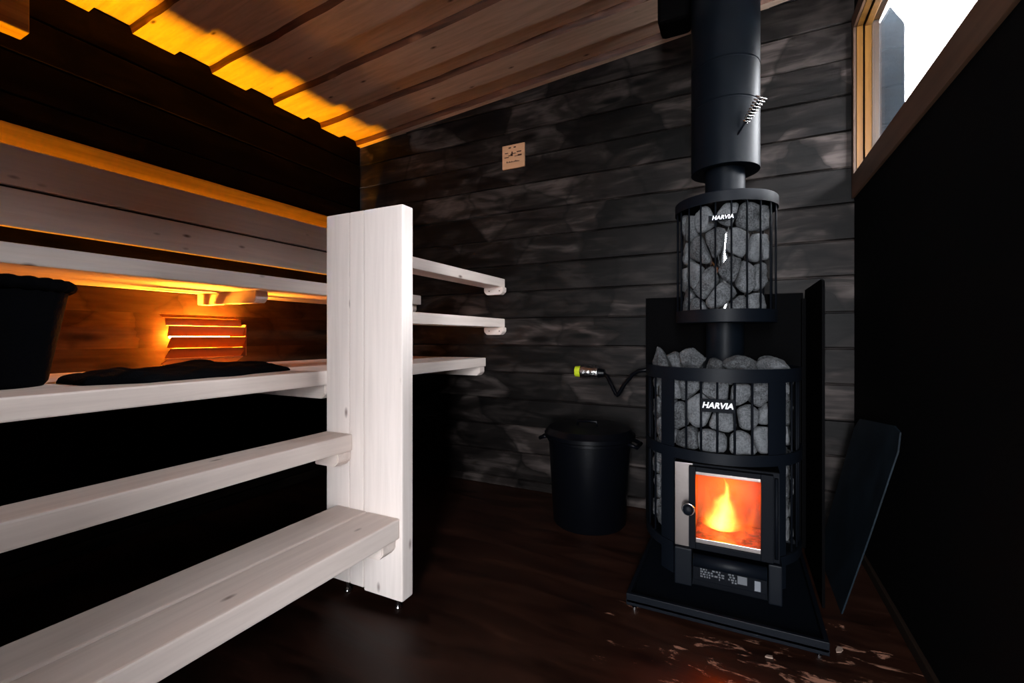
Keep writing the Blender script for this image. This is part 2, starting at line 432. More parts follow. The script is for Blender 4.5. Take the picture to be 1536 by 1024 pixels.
# back wall: horizontal planks, each a touch proud or shy of its neighbours
def plank_panel(axis, u0, u1, face, back, top, seed):
    rnd = random.Random(seed); bm = bmesh.new(); z = .053-.15
    while z < top:
        off = rnd.uniform(0, .006)
        a, c = max(z, 0.0)+.002, min(z+.15, top)-.002
        if c-a > .01:
            if axis == 0: box(u0, u1, face-0+off, back, a, c, .004, bm, 1)
            else: box(back, face-off, u0, u1, a, c, .004, bm, 1)
        z += .15
    if axis == 0: box(u0, u1, face+.014, back+.04, 0, top, 0, bm)
    else: box(back-.04, face-.014, u0, u1, 0, top, 0, bm)
    return bm
struct('wall_back', plank_panel(0, XL-.14, XR+.074, YB, YB+.05, 2.50, 3), M['wall_back'])
struct('wall_left', plank_panel(1, YF, YB, XL, XL-.05, 2.25, 5), M['wall_left'])

# right wall with the high window opening
WY0, WY1, WZ0, WZ1 = 1.12, 2.265, 1.51, 2.105
XO = XR+.075                             # outer face of the right wall
b = box(XR, XO, YF-.14, YB, 0, WZ0)
box(XR, XO, YF-.14, YB, WZ1, 2.55, 0, b)
box(XR, XO, YF-.14, WY0, WZ0, WZ1, 0, b)
box(XR, XO, WY1, YB, WZ0, WZ1, 0, b)
struct('wall_right', b, M['wall_black'])

# front wall behind the camera, with a glazed door
DX0, DX1, DZ1 = -.12, .41, 2.0
b = box(XL-.14, DX0, YF-.14, YF, 0, 2.55)
box(DX1, 1.62, YF-.14, YF, 0, 2.55, 0, b)
box(DX0, DX1, YF-.14, YF, DZ1, 2.55, 0, b)
struct('wall_front', b, M['wall_black'])
# unseen dark box added beyond the glazed door to narrow the daylight's sweep
struct('added_baffle_left', box(-.72, -.60, -3.0, YF-.14, -.05, 2.5), M['wall_black'])
struct('added_baffle_right', box(1.50, 1.62, -3.0, YF-.14, -.05, 2.5), M['wall_black'])
struct('added_baffle_top', box(-.72, 1.62, -3.0, YF-.14, 2.5, 2.6), M['wall_black'])
struct('added_baffle_floor', box(-.60, 1.50, -3.0, YF-.15, -.08, 0), M['floor'])
dr = box(DX0, DX0+.08, YF-.10, YF-.04, .02, DZ1, .003)
box(DX1-.08, DX1, YF-.10, YF-.04, .02, DZ1, .003, dr)
box(DX0+.08, DX1-.08, YF-.10, YF-.04, DZ1-.08, DZ1, .003, dr)
box(DX0+.08, DX1-.08, YF-.10, YF-.04, .02, .14, .003, dr)
door = struct('door_1', dr, M['pine_z'])
obj('door_pane', box(DX0+.075, DX1-.075, YF-.075, YF-.069, .135, DZ1-.075), M['pane'], door)

# ceiling: boards on boards, the lower ones with waney bark edges
def ceiling_board(bm, y0, y1, seed):
    rnd = random.Random(seed); n = 56; b2 = bmesh.new(); rows = []
    for i in range(n+1):
        x = XL-.1 + (XR+.17-XL)*i/n
        w0 = noise.noise((x*3.1, seed*7.3, 0))*.010 + noise.noise((x*11, seed*3.3, 4))*.004
        w1 = noise.noise((x*2.3, seed*5.1, 9))*.008
        z = zc(x)
        rows.append([b2.verts.new((x, y0+w0, z)), b2.verts.new((x, y1+w1, z)),
                     b2.verts.new((x, y1+w1+.008, z+.030)), b2.verts.new((x, y0+w0-.010, z+.030))])
    for A, B in zip(rows, rows[1:]):
        for k in range(4):
            f = b2.faces.new((A[k], A[(k+1) % 4], B[(k+1) % 4], B[k]))
            f.material_index = 1 if k in (1, 3) else 0
    b2.faces.new(rows[0][::-1]); b2.faces.new(rows[-1])
    merge(bm, b2)
bm = bmesh.new()
x0, x1 = XL-.14, XR+.074
prism([(x0, zc(x0)+.030), (x1, zc(x1)+.030), (x1, zc(x1)+.09), (x0, zc(x0)+.09)], YF-.14, YB+.06, 1, 0, bm)
for k, (a, c) in enumerate([(-.92, -.75), (-.60, -.42), (-.27, -.10), (.04, .21), (.36, .54), (.69, .86),
                            (1.007, 1.171), (1.332, 1.50), (1.66, 1.85), (1.978, 2.12), (2.268, 2.34)]):
    ceiling_board(bm, a, c, k+1)
struct('ceiling', bm, [M['ceil'], M['bark']])

struct('trim_2', box(XL, XL+.010, YF, YB, .685, 1.048, .002), M['wall_brown'])
# bare batten on the left wall behind the backrest; thin skirting strip on the right
struct('trim_1', box(XL, XL+.012, YF, YB, 1.47, 1.596, .002), M['batten'])
struct('baseboard_right', box(XR-.012, XR, YF, YB, 0, .035, .003), M['skirting'])

# window: casing, jambs, sash, pane
b = box(XR-.010, XR+.001, WY0-.06, 2.298, WZ0-.09, WZ0, .002)           # lower casing, forms the parent
win = struct('window_1', b, M['pine_y'])
obj('casing', box(XR-.010, XR+.001, WY0-.06, 2.298, WZ1, WZ1+.055, .002), M['pine_y'], win)
obj('casing', box(XR-.010, XR+.001, WY1, 2.298, WZ0, WZ1, .002), M['pine_z'], win)
obj('casing', box(XR-.010, XR+.001, WY0-.06, WY0, WZ0, WZ1, .002), M['pine_z'], win)
obj('jamb', box(XR+.001, XR+.021, WY1-.004, WY1, WZ0, WZ1), M['pine_bright'], win)
obj('jamb', box(XR+.001, XR+.021, WY0, WY0+.004, WZ0, WZ1), M['pine_bright'], win)
obj('head', box(XR+.001, XR+.021, WY0, WY1, WZ1-.004, WZ1), M['pine_bright'], win)
obj('sill', box(XR+.001, XR+.021, WY0, WY1, WZ0, WZ0+.004), M['pine_y'], win)
s = box(XR+.026, XR+.048, WY1-.012, WY1-.002, WZ0+.002, WZ1-.002, .001)
box(XR+.026, XR+.048, WY0+.002, WY0+.012, WZ0+.002, WZ1-.002, .001, s)
box(XR+.026, XR+.048, WY0+.012, WY1-.012, WZ0+.002, WZ0+.014, .001, s)
box(XR+.026, XR+.048, WY0+.012, WY1-.012, WZ1-.014, WZ1-.002, .001, s)
sash = obj('sash', s, M['pine_bright'], win)
obj('pane', box(XR+.036, XR+.041, WY0+.010, WY1-.010, WZ0+.012, WZ1-.012), M['pane'], sash)
obj('outer_frame', box(XR+.0485, XR+.0725, WY1-.014, WY1-.002, WZ0+.002, WZ1-.002, .001), M['frame_pale'], win)

# outside: snowy ground and one weathered post close to the glass
g = struct('outside_ground', box(XR+.3, 14, -12, 14, -.5, -.4), M['snow'])
struct('added_shade_wall', box(3.0, 7.0, -1.5, 6.0, -.5, 2.54), M['wall_black'])   # unseen dark block added to cut low daylight through the window
struct('added_shade_eave', box(XO, 1.50, YF-.14, 2.30, 2.20, 2.30), M['wall_black'])                    # unseen overhang added to cut steep daylight through the window
pb = prism([(.555, -.4), (.645, -.4), (.645, 2.20), (.594, 2.29), (.555, 2.22)], 2.50, 2.60, 1, .004)
tag(obj('weathered_post', pb, M['post'], origin=(.60, 2.55, -.4)),
    'blue grey weathered post with pointed top outside the window', 'post')

# ------------------------------------------------------------------ benches
PY0, PY1 = 1.097, 1.149                  # the upright panel's thickness
BY = -.93                                # the benches run on past the camera to the front wall
def cleat_x(parent, x0, x1, y0, y1, z1, h=.05, cut='right', mat=None):
    """bearer running across, one end chamfered underneath"""
    z0 = z1-h; c = .018
    if cut == 'right': poly = [(x0, z0), (x1-c, z0), (x1, z0+c), (x1, z1), (x0, z1)]
    else: poly = [(x0, z0+c), (x0+c, z0), (x1-c, z0), (x1, z0+c), (x1, z1), (x0, z1)]
    return obj('bearer', prism(poly, y0, y1, 1, .003), mat or M['white_x'], parent)

# tall end panel of three glued boards on two bolt feet
t = thing('bench_end_panel', 'tall upright white panel of three boards holding the bench ends', 'panel', (-1.08, 1.123, 0))
edges = [-1.243, -1.137, -1.075, -.917]
for k in range(3):
    z0 = .038 if k == 2 else .045
    obj('upright_board', box(edges[k]+.0008, edges[k+1]-.0008, PY0, PY1, z0, 1.258, .005), M['white_z'], t)
for x, y in ((-.955, 1.122), (-1.17, 1.122)):
    f = lathe([(0, 0), (.012, 0), (.012, .006), (.009, .008), (.009, .014), (.0045, .015), (.0045, .05), (0, .05)], (x, y), 16)
    obj('bolt_foot', f, M['chrome'], t, True)

# upper bench on the left wall
t = thing('upper_bench', 'high narrow white bench below the backrest on the left wall', 'bench', (-2.0, .7, 1.05))
obj('seat_board', box(-2.03, -1.768, BY, YB-.008, 1.05, 1.108, .005), M['white_y'], t)
obj('seat_board', box(XL+.012, -2.036, BY, YB-.008, 1.05, 1.108, .005), M['white_y'], t)
cleat_x(t, XL+.002, -1.845, 1.258, 1.315, 1.05, .05)
cleat_x(t, XL+.002, -1.80, 2.235, 2.29, 1.05, .05)
cleat_x(t, XL+.002, -1.80, -.60, -.54, 1.05, .05)

# main bench seat
t = thing('main_bench', 'deep white middle bench carrying the dark bucket and folded cloth', 'bench', (-1.65, .7, .68))
obj('seat_board', box(-1.53, -1.304, BY, YB-.008, .680, .731, .005), M['white_y'], t)
obj('seat_board', box(-1.77, -1.536, BY, YB-.008, .680, .731, .005), M['white_y'], t)
obj('under_seat_light_stop', box(XL+.008, -2.0, BY, YB-.01, .62, .675, .003), M['white_y'], t)  # hidden rail added to stop lamp light leaking down behind the seat
obj('seat_board', box(-2.01, -1.776, BY, YB-.008, .680, .731, .005), M['white_y'], t)
cleat_x(t, -2.0, -1.312, PY1+.003, PY1+.061, .68, .05)
cleat_x(t, -2.0, -1.312, 2.235, 2.29, .68, .05)
cleat_x(t, -2.0, -1.312, -.62, -.56, .68, .05)
for x in (-1.98, -1.38): obj('leg', box(x, x+.05, -.615, -.565, 0, .63, .003), M['white_z'], t)

# narrow rail step
t = thing('rail_step', 'single narrow white step board meeting the tall panel halfway up', 'step', (-1.18, .1, .482))
obj('step_board', box(-1.238, -1.122, BY, PY0-.0005, .482, .535, .005), M['white_y'], t)
cleat_x(t, -1.232, -1.128, PY0-.056, PY0-.001, .482, .045)
cleat_x(t, -1.232, -1.128, -.62, -.56, .482, .045)

# lowest step of two boards
t = thing('low_step', 'lowest wide white bench step made of two long boards', 'step', (-1.06, .1, .233))
obj('step_board', box(-1.190, -1.062, BY, PY0-.0005, .233, .294, .005), M['white_y'], t)
obj('step_board', box(-1.055, -.927, BY, PY0-.0005, .233, .294, .005), M['white_y'], t)
cleat_x(t, -1.18, -.942, PY0-.06, PY0-.001, .233, .05)
cleat_x(t, -1.18, -.942, -.62, -.56, .233, .05)
for x in (-1.16, -1.02): obj('leg', box(x, x+.05, -.615, -.565, 0, .183, .003), M['white_z'], t)

# two guard rails between the panel and the back wall
for z, lab in ((1.129, 'upper white guard rail running from tall panel to back wall'),
               (.904, 'lower white guard rail running from tall panel to back wall')):
    t = thing('guard_rail', lab, 'rail', (-1.245, 1.72, z), 'guard rails beside the stove')
    obj('rail_board', box(-1.296, -1.180, PY1+.0005, YB-.008, z, z+.049, .005), M['white_y'], t)
    bz = cleat_x(t, -1.292, -1.170, 2.246, 2.291, z, .042, 'both')
    for dx in (.035, .10):
        obj('screw_head', box(-1.292+dx-.003, -1.292+dx+.003, 2.2445, 2.2465, z-.024, z-.018, .0008), M['burn'], t)

# backrest of two boards off the left wall
t = thing('backrest', 'long backrest of two whitewashed boards above the upper bench', 'backrest', (-2.2, .7, 1.222))
obj('backrest_board', box(-2.216, -2.188, BY, YB-.01, 1.222, 1.352, .004), M['white_y'], t)
obj('backrest_board', box(-2.216, -2.188, BY, YB-.01, 1.362, 1.497, .004), M['white_y'], t)
obj('gap_light_stop', box(-2.227, -2.2165, BY, YB-.01, 1.335, 1.376, .002), M['pine_y'], t)  # strip added behind the gap so the amber light does not shine through
for y in (-.5, .55, 1.6):
    obj('spacer', box(XL+.013, -2.216, y-.02, y+.02, 1.235, 1.32, .002), M['white_z'], t)

# ------------------------------------------------------------------ things on the left
# wall lamp with louvred veneer shade
LY0, LY1, LZ = 1.085, 1.415, .835
t = thing('wall_lamp', 'glowing lamp with louvred wooden shade between two benches', 'lamp', (XL, 1.25, .72))
n = 6
for i in range(n):
    a_hi, a_lo = R_(84 - i*154/n), R_(84 - (i+1)*154/n)
    px0, pz0 = XL+.030+.076*math.cos(a_lo), LZ+.115*math.sin(a_lo)+.004
    px1, pz1 = XL+.034+.102*math.cos(a_hi), LZ+.115*math.sin(a_hi)
    th = .004; bmv = bmesh.new(); rows = []
    ny = 16
    for j in range(ny+1):
        y = LY0+(LY1-LY0)*j/ny
        sag = .004*math.sin(PI*j/ny)
        d = Vector((px1-px0, pz1-pz0)).normalized(); nn = Vector((d.y, -d.x))*th
        rows.append([bmv.verts.new((px0+sag, y, pz0)), bmv.verts.new((px1+sag, y, pz1)),
                     bmv.verts.new((px1+sag-nn.x, y, pz1-nn.y)), bmv.verts.new((px0+sag-nn.x, y, pz0-nn.y))])
    for A, B in zip(rows, rows[1:]):
        for k in range(4): bmv.faces.new((A[k], A[(k+1) % 4], B[(k+1) % 4], B[k]))
    bmv.faces.new(rows[0][::-1]); bmv.faces.new(rows[-1])
    obj('shade_slat', bmv, M['veneer'], t)
obj('shade_end', box(XL+.001, XL+.125, LY1+.001, LY1+.006, LZ-.075, LZ+.075, .002), M['veneer'], t)
obj('backplate', box(XL+.0005, XL+.012, 1.15, 1.35, .76, .92, .003), M['batten'], t)
bulb = tube([(XL+.038, 1.128, LZ+.02), (XL+.038, 1.25, LZ+.02), (XL+.038, 1.385, LZ+.02)], .011, 14)
mb = bpy.data.materials.new('lamp_bulb'); mb.use_nodes = True
pb_ = mb.node_tree.nodes['Principled BSDF']; pb_.inputs['Emission Color'].default_value = (1, .30, .02, 1)
BULB_E = 1300.0
pb_.inputs['Emission Strength'].default_value = BULB_E
obj('bulb', bulb, mb, t, True)

# small hatch high on the left wall
t = thing('vent_hatch', 'small wooden vent hatch high on the dark left wall', 'hatch', (XL, .5, 1.90))
obj('hatch_board', box(XL+.001, -2.20, .22, .672, 1.902, 2.11, .004), M['batten'], t)
arc = [(-2.199, .46+.14*math.cos(R_(a)), 2.04+.14*math.sin(R_(a))) for a in range(-60, 95, 8)]
obj('finger_groove', tube(arc, .004, 6), M['burn'], t)

# dark bucket with a thick scalloped rim
BC = (-1.585, .405); BZ = .7315
t = thing('bucket', 'large dark wicker bucket with thick scalloped rim on the middle bench', 'bucket', (BC[0], BC[1], BZ))
prof = [(0, BZ), (.100, BZ), (.108, BZ+.012), (.128, BZ+.13), (.146, BZ+.238), (.138, BZ+.238), (.12, BZ+.13), (.10, BZ+.02), (0, BZ+.02)]
obj('body', lathe(prof, BC, 56), M['felt'], t, True)
rb = bmesh.new(); pts = []
nseg = 128
for i in range(nseg):
    a = 2*PI*i/nseg
    pts.append((a, .0125 + .004*abs(math.sin(a*13))))
rows = []
for a, rr in pts:
    cx, cy = BC[0]+.145*math.sin(a), BC[1]-.145*math.cos(a)
    rows.append([rb.verts.new((cx+rr*math.cos(q)*math.sin(a), cy-rr*math.cos(q)*math.cos(a), BZ+.243+rr*math.sin(q))) for q in [2*PI*k/10 for k in range(10)]])
for i in range(nseg):
    A, B = rows[i], rows[(i+1) % nseg]
    for k in range(10): rb.faces.new((A[k], A[(k+1) % 10], B[(k+1) % 10], B[k]))
obj('rim', rb, M['felt'], t, True)

# crumpled dark cloth
cb = bmesh.new(); nu, nv = 90, 46; grid = []
for i in range(nu+1):
    row = []
    for j in range(nv+1):
        u, v = i/nu, j/nv
        y = .53+u*.575
        wid = .30*(.35+.65*min(1, (1-u)*2.2+.2))*min(1, .45+u*3)
        cx = -1.50 - .03*math.sin(u*3)
        x = cx + (v-.5)*wid + .018*noise.noise((u*6, v*3, 2))
        e = min(1, min(v, 1-v)*9, min(u, 1-u)*12)
        e = max(e, 0)**.5
        h = .004 + e*(.014 + .012*abs(noise.noise((x*9+3, y*7, 1))) + .016*abs(noise.noise((x*30, y*12, 5))) + .016*math.exp(-((u-.62)/.14)**2-((v-.35)/.3)**2))
        row.append(cb.verts.new((x, y+.012*noise.noise((v*5, u*4, 7)), .7318+h)))
    grid.append(row)
for i in range(nu):
    for j in range(nv): cb.faces.new((grid[i][j], grid[i+1][j], grid[i+1][j+1], grid[i][j+1]))
bot = {}
for i in range(nu+1):
    for j in range(nv+1):
        if i in (0, nu) or j in (0, nv):
            c_ = grid[i][j].co; bot[(i, j)] = cb.verts.new((c_.x, c_.y, .7316))
rim = [(i, 0) for i in range(nu)] + [(nu, j) for j in range(nv)] + [(i, nv) for i in range(nu, 0, -1)] + [(0, j) for j in range(nv, 0, -1)]
for p, q in zip(rim, rim[1:]+rim[:1]):
    cb.faces.new((grid[p[0]][p[1]], bot[p], bot[q], grid[q[0]][q[1]]))
cb.faces.new([bot[p] for p in rim])
cloth = tag(obj('cloth', cb, M['cloth'], smooth=True, origin=(-1.5, .8, .7316)), 'crumpled black cloth lying along the middle bench', 'cloth')

# ------------------------------------------------------------------ stove
SC = (-.06, 1.82); RC = .25
tray = thing('stove_tray', 'low black floor tray under the wood stove', 'tray', (-.05, 1.75, 0))
tb = box(-.31, .215, 1.425, 2.11, .030, .036)
box(-.31, .215, 1.425, 1.437, .020, .056, .002, tb); box(-.31, .215, 2.098, 2.11, .020, .056, .002, tb)
box(-.31, -.298, 1.437, 2.098, .020, .056, .002, tb); box(.203, .215, 1.437, 2.098, .020, .056, .002, tb)
obj('tray_pan', tb, M['iron_soft'], tray)
for x, y in ((-.29, 1.45), (.195, 1.45), (-.29, 2.08), (.195, 2.08)):
    obj('foot', lathe([(0, 0), (.007, 0), (.007, .006), (.004, .008), (.004, .026), (0, .026)], (x, y), 12), M['chrome'], tray)

sh = thing('heat_shield', 'black sheet heat shield behind and beside the stove', 'shield', (-.06, 2.13, 0))
obj('rear_panel', box(-.373, .232, 2.120, 2.126, .03, 1.025, .001), M['matte'], sh)
sidep = [(1.715, .0), (2.126, .0), (2.126, 1.035), (1.745, 1.035), (1.722, 1.027), (1.715, 1.005)]
obj('side_panel', prism(sidep, .238, .246, 0), M['matte'], sh)
obj('side_panel_brace', box(.225, .238, 2.09, 2.12, .03, 1.0), M['matte'], sh)
for x in (-.33, .19): obj('leg', box(x, x+.03, 2.118, 2.128, 0, .03), M['matte'], sh)

st = thing('wood_stove', 'round black wood burning stove in an iron stone cage', 'stove', (SC[0], SC[1], .036))
A_L0, A_L1, A_R0, A_R1 = R_(-45), R_(-32), R_(36.4), R_(52)
obj('top_ring', ring(SC, RC-.004, RC+.004, .708, .750), M['iron_soft'], st, 'auto')
obj('middle_ring', ring(SC, RC-.001, RC+.006, .448, .484), M['iron_soft'], st, 'auto')
obj('bottom_ring', ring(SC, RC-.004, RC+.004, .135, .165, 80, A_R0, A_L1+2*PI), M['iron_soft'], st, 'auto')
for a0, a1 in ((A_L0, A_L1), (A_R0, A_R1)):
    obj('cage_upright', ring(SC, RC-.005, RC-.0005, .060, .712, 8, a0, a1), M['iron_soft'], st, 'auto')
def bar(parent, c, r, ang, z0, z1, w=.007):
    x, y = c[0]+r*math.sin(ang), c[1]-r*math.cos(ang)
    return obj('cage_bar', tube([(x, y, z0), (x, y, z1)], w/2, 8), M['iron'], parent, True)
for d in (-21.9, -10.6, .7, 12.4, 24.5):
    bar(st, SC, RC-.006, R_(d), .46, .712)
for d in (-85, -70, -56, 62, 73, 86, 100, 115, 130, 145, 160, 175, 190, 205, 220, 235, 250, 262):
    bar(st, SC, RC-.006, R_(d), .15, .712)
sb = lathe([(0, .455), (.178, .455), (.172, .47), (.170, .66), (.09, .685), (0, .685)], SC, 48)
lathe([(.178, .09), (.178, .455), (.170, .455), (.170, .09)], SC, 40, R_(62), R_(302), sb, closed=True)
obj('inner_shell', sb, M['matte'], st)

# firebox: open-fronted brick lined nook behind the door
FY = 1.556
fx0, fx1, fz0, fz1, fyb = -.128, .073, .200, .434, 1.76
fb = box(fx0-.012, fx1+.012, fyb, fyb+.012, fz0-.012, fz1+.012)
box(fx0-.012, fx0, FY+.014, fyb, fz0-.012, fz1+.012, 0, fb)
box(fx1, fx1+.012, FY+.014, fyb, fz0-.012, fz1+.012, 0, fb)
box(fx0, fx1, FY+.014, fyb, fz0-.012, fz0, 0, fb)
box(fx0, fx1, FY+.014, fyb, fz1, fz1+.012, 0, fb)
obj('firebox', fb, M['brick'], st)

# front plate of stainless steel round the door
dx0, dx1, dz0, dz1 = -.182, .112, .180, .447
fp = box(fx1, dx1, FY, FY+.012, dz0, dz1, .001)
box(fx0, fx1, FY, FY+.012, dz0, fz0, .001, fp)
box(fx0, fx1, FY, FY+.012, fz1, dz1, .001, fp)
obj('front_frame', fp, M['iron'], st)
strip = obj('front_plate', box(dx0, fx0, FY, FY+.012, dz0, dz1, .001), M['steel'], st)
strip['label'] = 'bare stainless strip beside the door'
obj('front_hood', box(dx0, dx1, FY, 1.67, .4475, .4495), M['matte'], st)
obj('cheek_plate', box(dx0, dx0+.003, FY+.012, 1.64, dz0, dz1), M['matte'], st)
obj('cheek_plate', box(dx1-.003, dx1, FY+.012, 1.64, dz0, dz1), M['matte'], st)
# door: black frame, steel retainers, glass, knob
ox0, ox1, oz0, oz1 = -.138, .095, .186, .443
gx0, gx1, gz0, gz1 = -.118, .062, .205, .428
dd = box(ox0, gx0, FY-.022, FY-.001, oz0, oz1, .002)
box(gx1, ox1, FY-.022, FY-.001, oz0, oz1, .002, dd)
box(gx0, gx1, FY-.022, FY-.001, oz0, gz0, .002, dd)
box(gx0, gx1, FY-.022, FY-.001, gz1, oz1, .002, dd)
dobj = obj('door', dd, M['iron'], st)
dobj['label'] = 'black framed stove door with a glass window'
obj('glass', box(gx0-.004, gx1+.004, FY-.010, FY-.006, gz0-.004, gz1+.004), M['stove_glass'], dobj)
obj('glass_retainer', box(gx0, gx1, FY-.017, FY-.011, gz0, gz0+.014, .001), M['steel'], dobj)
obj('glass_retainer', box(gx0, gx1, FY-.017, FY-.011, gz1-.010, gz1, .001), M['steel'], dobj)
kx, kz = -.138, .312
kb = bmesh.new()
prof = [(0, -.052), (.012, -.051), (.0155, -.046), (.0165, -.040), (.0145, -.034), (.006, -.031), (.006, -.020)]
nk = 28; rows = []
for i in range(nk):
    a = 2*PI*i/nk
    rows.append([kb.verts.new((kx+r*math.cos(a), FY+y, kz+r*math.sin(a))) for r, y in prof])
for i in range(nk):
    A, B = rows[i], rows[(i+1) % nk]
    for j in range(len(prof)-1): kb.faces.new((A[j], A[j+1], B[j+1], B[j]))
bmesh.ops.remove_doubles(kb, verts=kb.verts, dist=1e-5)
knob = obj('knob', kb, M['iron_soft'], dobj, True)
rt = [(kx+.0175*math.cos(2*PI*k/32), FY-.038, kz+.0175*math.sin(2*PI*k/32)) for k in range(33)]
obj('knob_ring', tube(rt, .0022, 8, caps=False), M['chrome'], dobj, True)
obj('door_hinge', tube([(ox1+.008, FY-.010, oz0+.01), (ox1+.008, FY-.010, oz1-.01)], .005, 12), M['iron'], dobj, True)

# ash door with roll handle, side cheeks, printed labels
obj('ash_roll', tube([(-.125, FY-.020, .152), (.078, FY-.020, .152)], .020, 24), M['iron_soft'], st, True)
ash = obj('ash_drawer', box(-.128, .080, FY-.006, FY+.10, .082, .134, .003), M['iron'], st)
lb = bmesh.new()
rnd = random.Random(4)
for r in range(4):
    x = -.105
    while x < -.005:
        w = rnd.uniform(.003, .009)
        if rnd.random() < .72: box(x, x+w, FY-.0075, FY-.006, .118-r*.0075, .118-r*.0075+.0045, 0, lb)
        x += w+.003
obj('printed_plate', lb, M['label'], ash)
obj('sticker', box(.046, .062, FY-.0075, FY-.006, .088, .118), M['grey_letter'], ash)
obj('sticker', box(.000, .026, FY-.0072, FY-.006, .098, .122), M['label'], ash)
obj('leg_cheek', box(-.182, -.130, FY-.012, FY+.05, .060, .178, .004), M['iron_soft'], st)
obj('leg_cheek', box(.082, .118, FY-.012, FY+.05, .060, .178, .004), M['iron_soft'], st)
obj('foot_plate', box(-.16, .10, FY+.05, 1.98, .037, .088, .003), M['iron'], st)

# name plate on the cage
def name_plate(parent, c, ang, r, z, w, h, size):
    x, y = c[0]+r*math.sin(ang), c[1]-r*math.cos(ang)
    rt_ = Vector((math.cos(ang), math.sin(ang), 0)); nn = Vector((math.sin(ang), -math.cos(ang), 0))
    pm = box(-w/2, w/2, -.0015, .0015, -h/2, h/2, .001)
    bmesh.ops.transform(pm, matrix=Matrix.Translation((x, y, z)) @ Matrix.Rotation(ang, 4, 'Z'), verts=pm.verts)
    p = obj('name_plate', pm, M['iron'], parent)
    tb_ = text_bm('HARVIA', size, Vector((x, y, z))+nn*.0022, rt_, (0, 0, 1), .001, .22, size*.034, spacing=1.02)
    lt = obj('lettering', tb_, M['white_letter'], p)
    lt['label'] = 'white slanted capital letters'
name_plate(st, SC, R_(.7), RC+.001, .634, .098, .042, .0250)

# ------------------------------------------------------------------ fire
fire = thing('fire', 'bright yellow and orange fire burning behind the stove glass', 'fire', (-.045, 1.68, fz0))
def flame(x, y, w, d, h, mat, z=None):
    b = bmesh.new(); z0 = (fz0+.012) if z is None else z
    bmesh.ops.create_icosphere(b, subdivisions=3, radius=.5)
    for v in b.verts:
        zz = v.co.z+.5; k = 1.25 if zz < .35 else 1.25*(1-((zz-.35)/.65)*.35)
        v.co = Vector((x+v.co.x*w*k, y+v.co.y*d*k, z0+zz*h))
    return obj('flame', b, mat, fire)
FM = flame_mat('flame_core', (1, .46, .08), (1, .13, .008), 260.0, 1)
FM2 = flame_mat('flame_outer', (1, .17, .012), (1, .08, .003), 28.0, 1)
flame(-.045, 1.65, .168, .10, .175, FM)
flame(.005, 1.68, .100, .08, .135, FM2)
flame(-.090, 1.68, .080, .08, .150, FM2)
flame(.045, 1.66, .070, .07, .120, FM2)
flame(.020, 1.610, .110, .06, .085, FM2)
flame(-.095, 1.610, .090, .06, .080, FM2)
eb = bmesh.new(); ne = 22; eg = []
for i in range(ne+1):
    row = []
    for j in range(15):
        x = fx0+.003+(fx1-fx0-.006)*i/ne; y = FY+.02+(fyb-FY-.024)*j/14
        row.append(eb.verts.new((x, y, fz0+.003+.016*abs(noise.noise((x*40, y*40, 1)))*(1 if 0 < i < ne and 0 < j < 14 else 0))))
    eg.append(row)
for i in range(ne):
    for j in range(14): eb.faces.new((eg[i][j], eg[i+1][j], eg[i+1][j+1], eg[i][j+1]))
e_ = obj('ember_bed', eb, M['ember'], fire, True); e_['kind'] = 'stuff'

# ------------------------------------------------------------------ stones
def clip(poly, p, q, k=.5):
    """keep the part of poly nearer to p than to q"""
    mx_, my_ = p[0]+(q[0]-p[0])*k, p[1]+(q[1]-p[1])*k; nx, ny = q[0]-p[0], q[1]-p[1]
    out = []
    for i in range(len(poly)):
        a, b = poly[i], poly[(i+1) % len(poly)]
        da = (a[0]-mx_)*nx+(a[1]-my_)*ny; db = (b[0]-mx_)*nx+(b[1]-my_)*ny
        if da <= 0: out.append(a)
        if da*db < 0:
            t_ = da/(da-db); out.append((a[0]+(b[0]-a[0])*t_, a[1]+(b[1]-a[1])*t_))
    return out

def area_c(poly):
    A = cx = cy = 0
    for i in range(len(poly)):
        x0_, y0_ = poly[i]; x1_, y1_ = poly[(i+1) % len(poly)]
        k = x0_*y1_-x1_*y0_; A += k; cx += (x0_+x1_)*k; cy += (y0_+y1_)*k
    return A/2, (cx/(3*A), cy/(3*A))

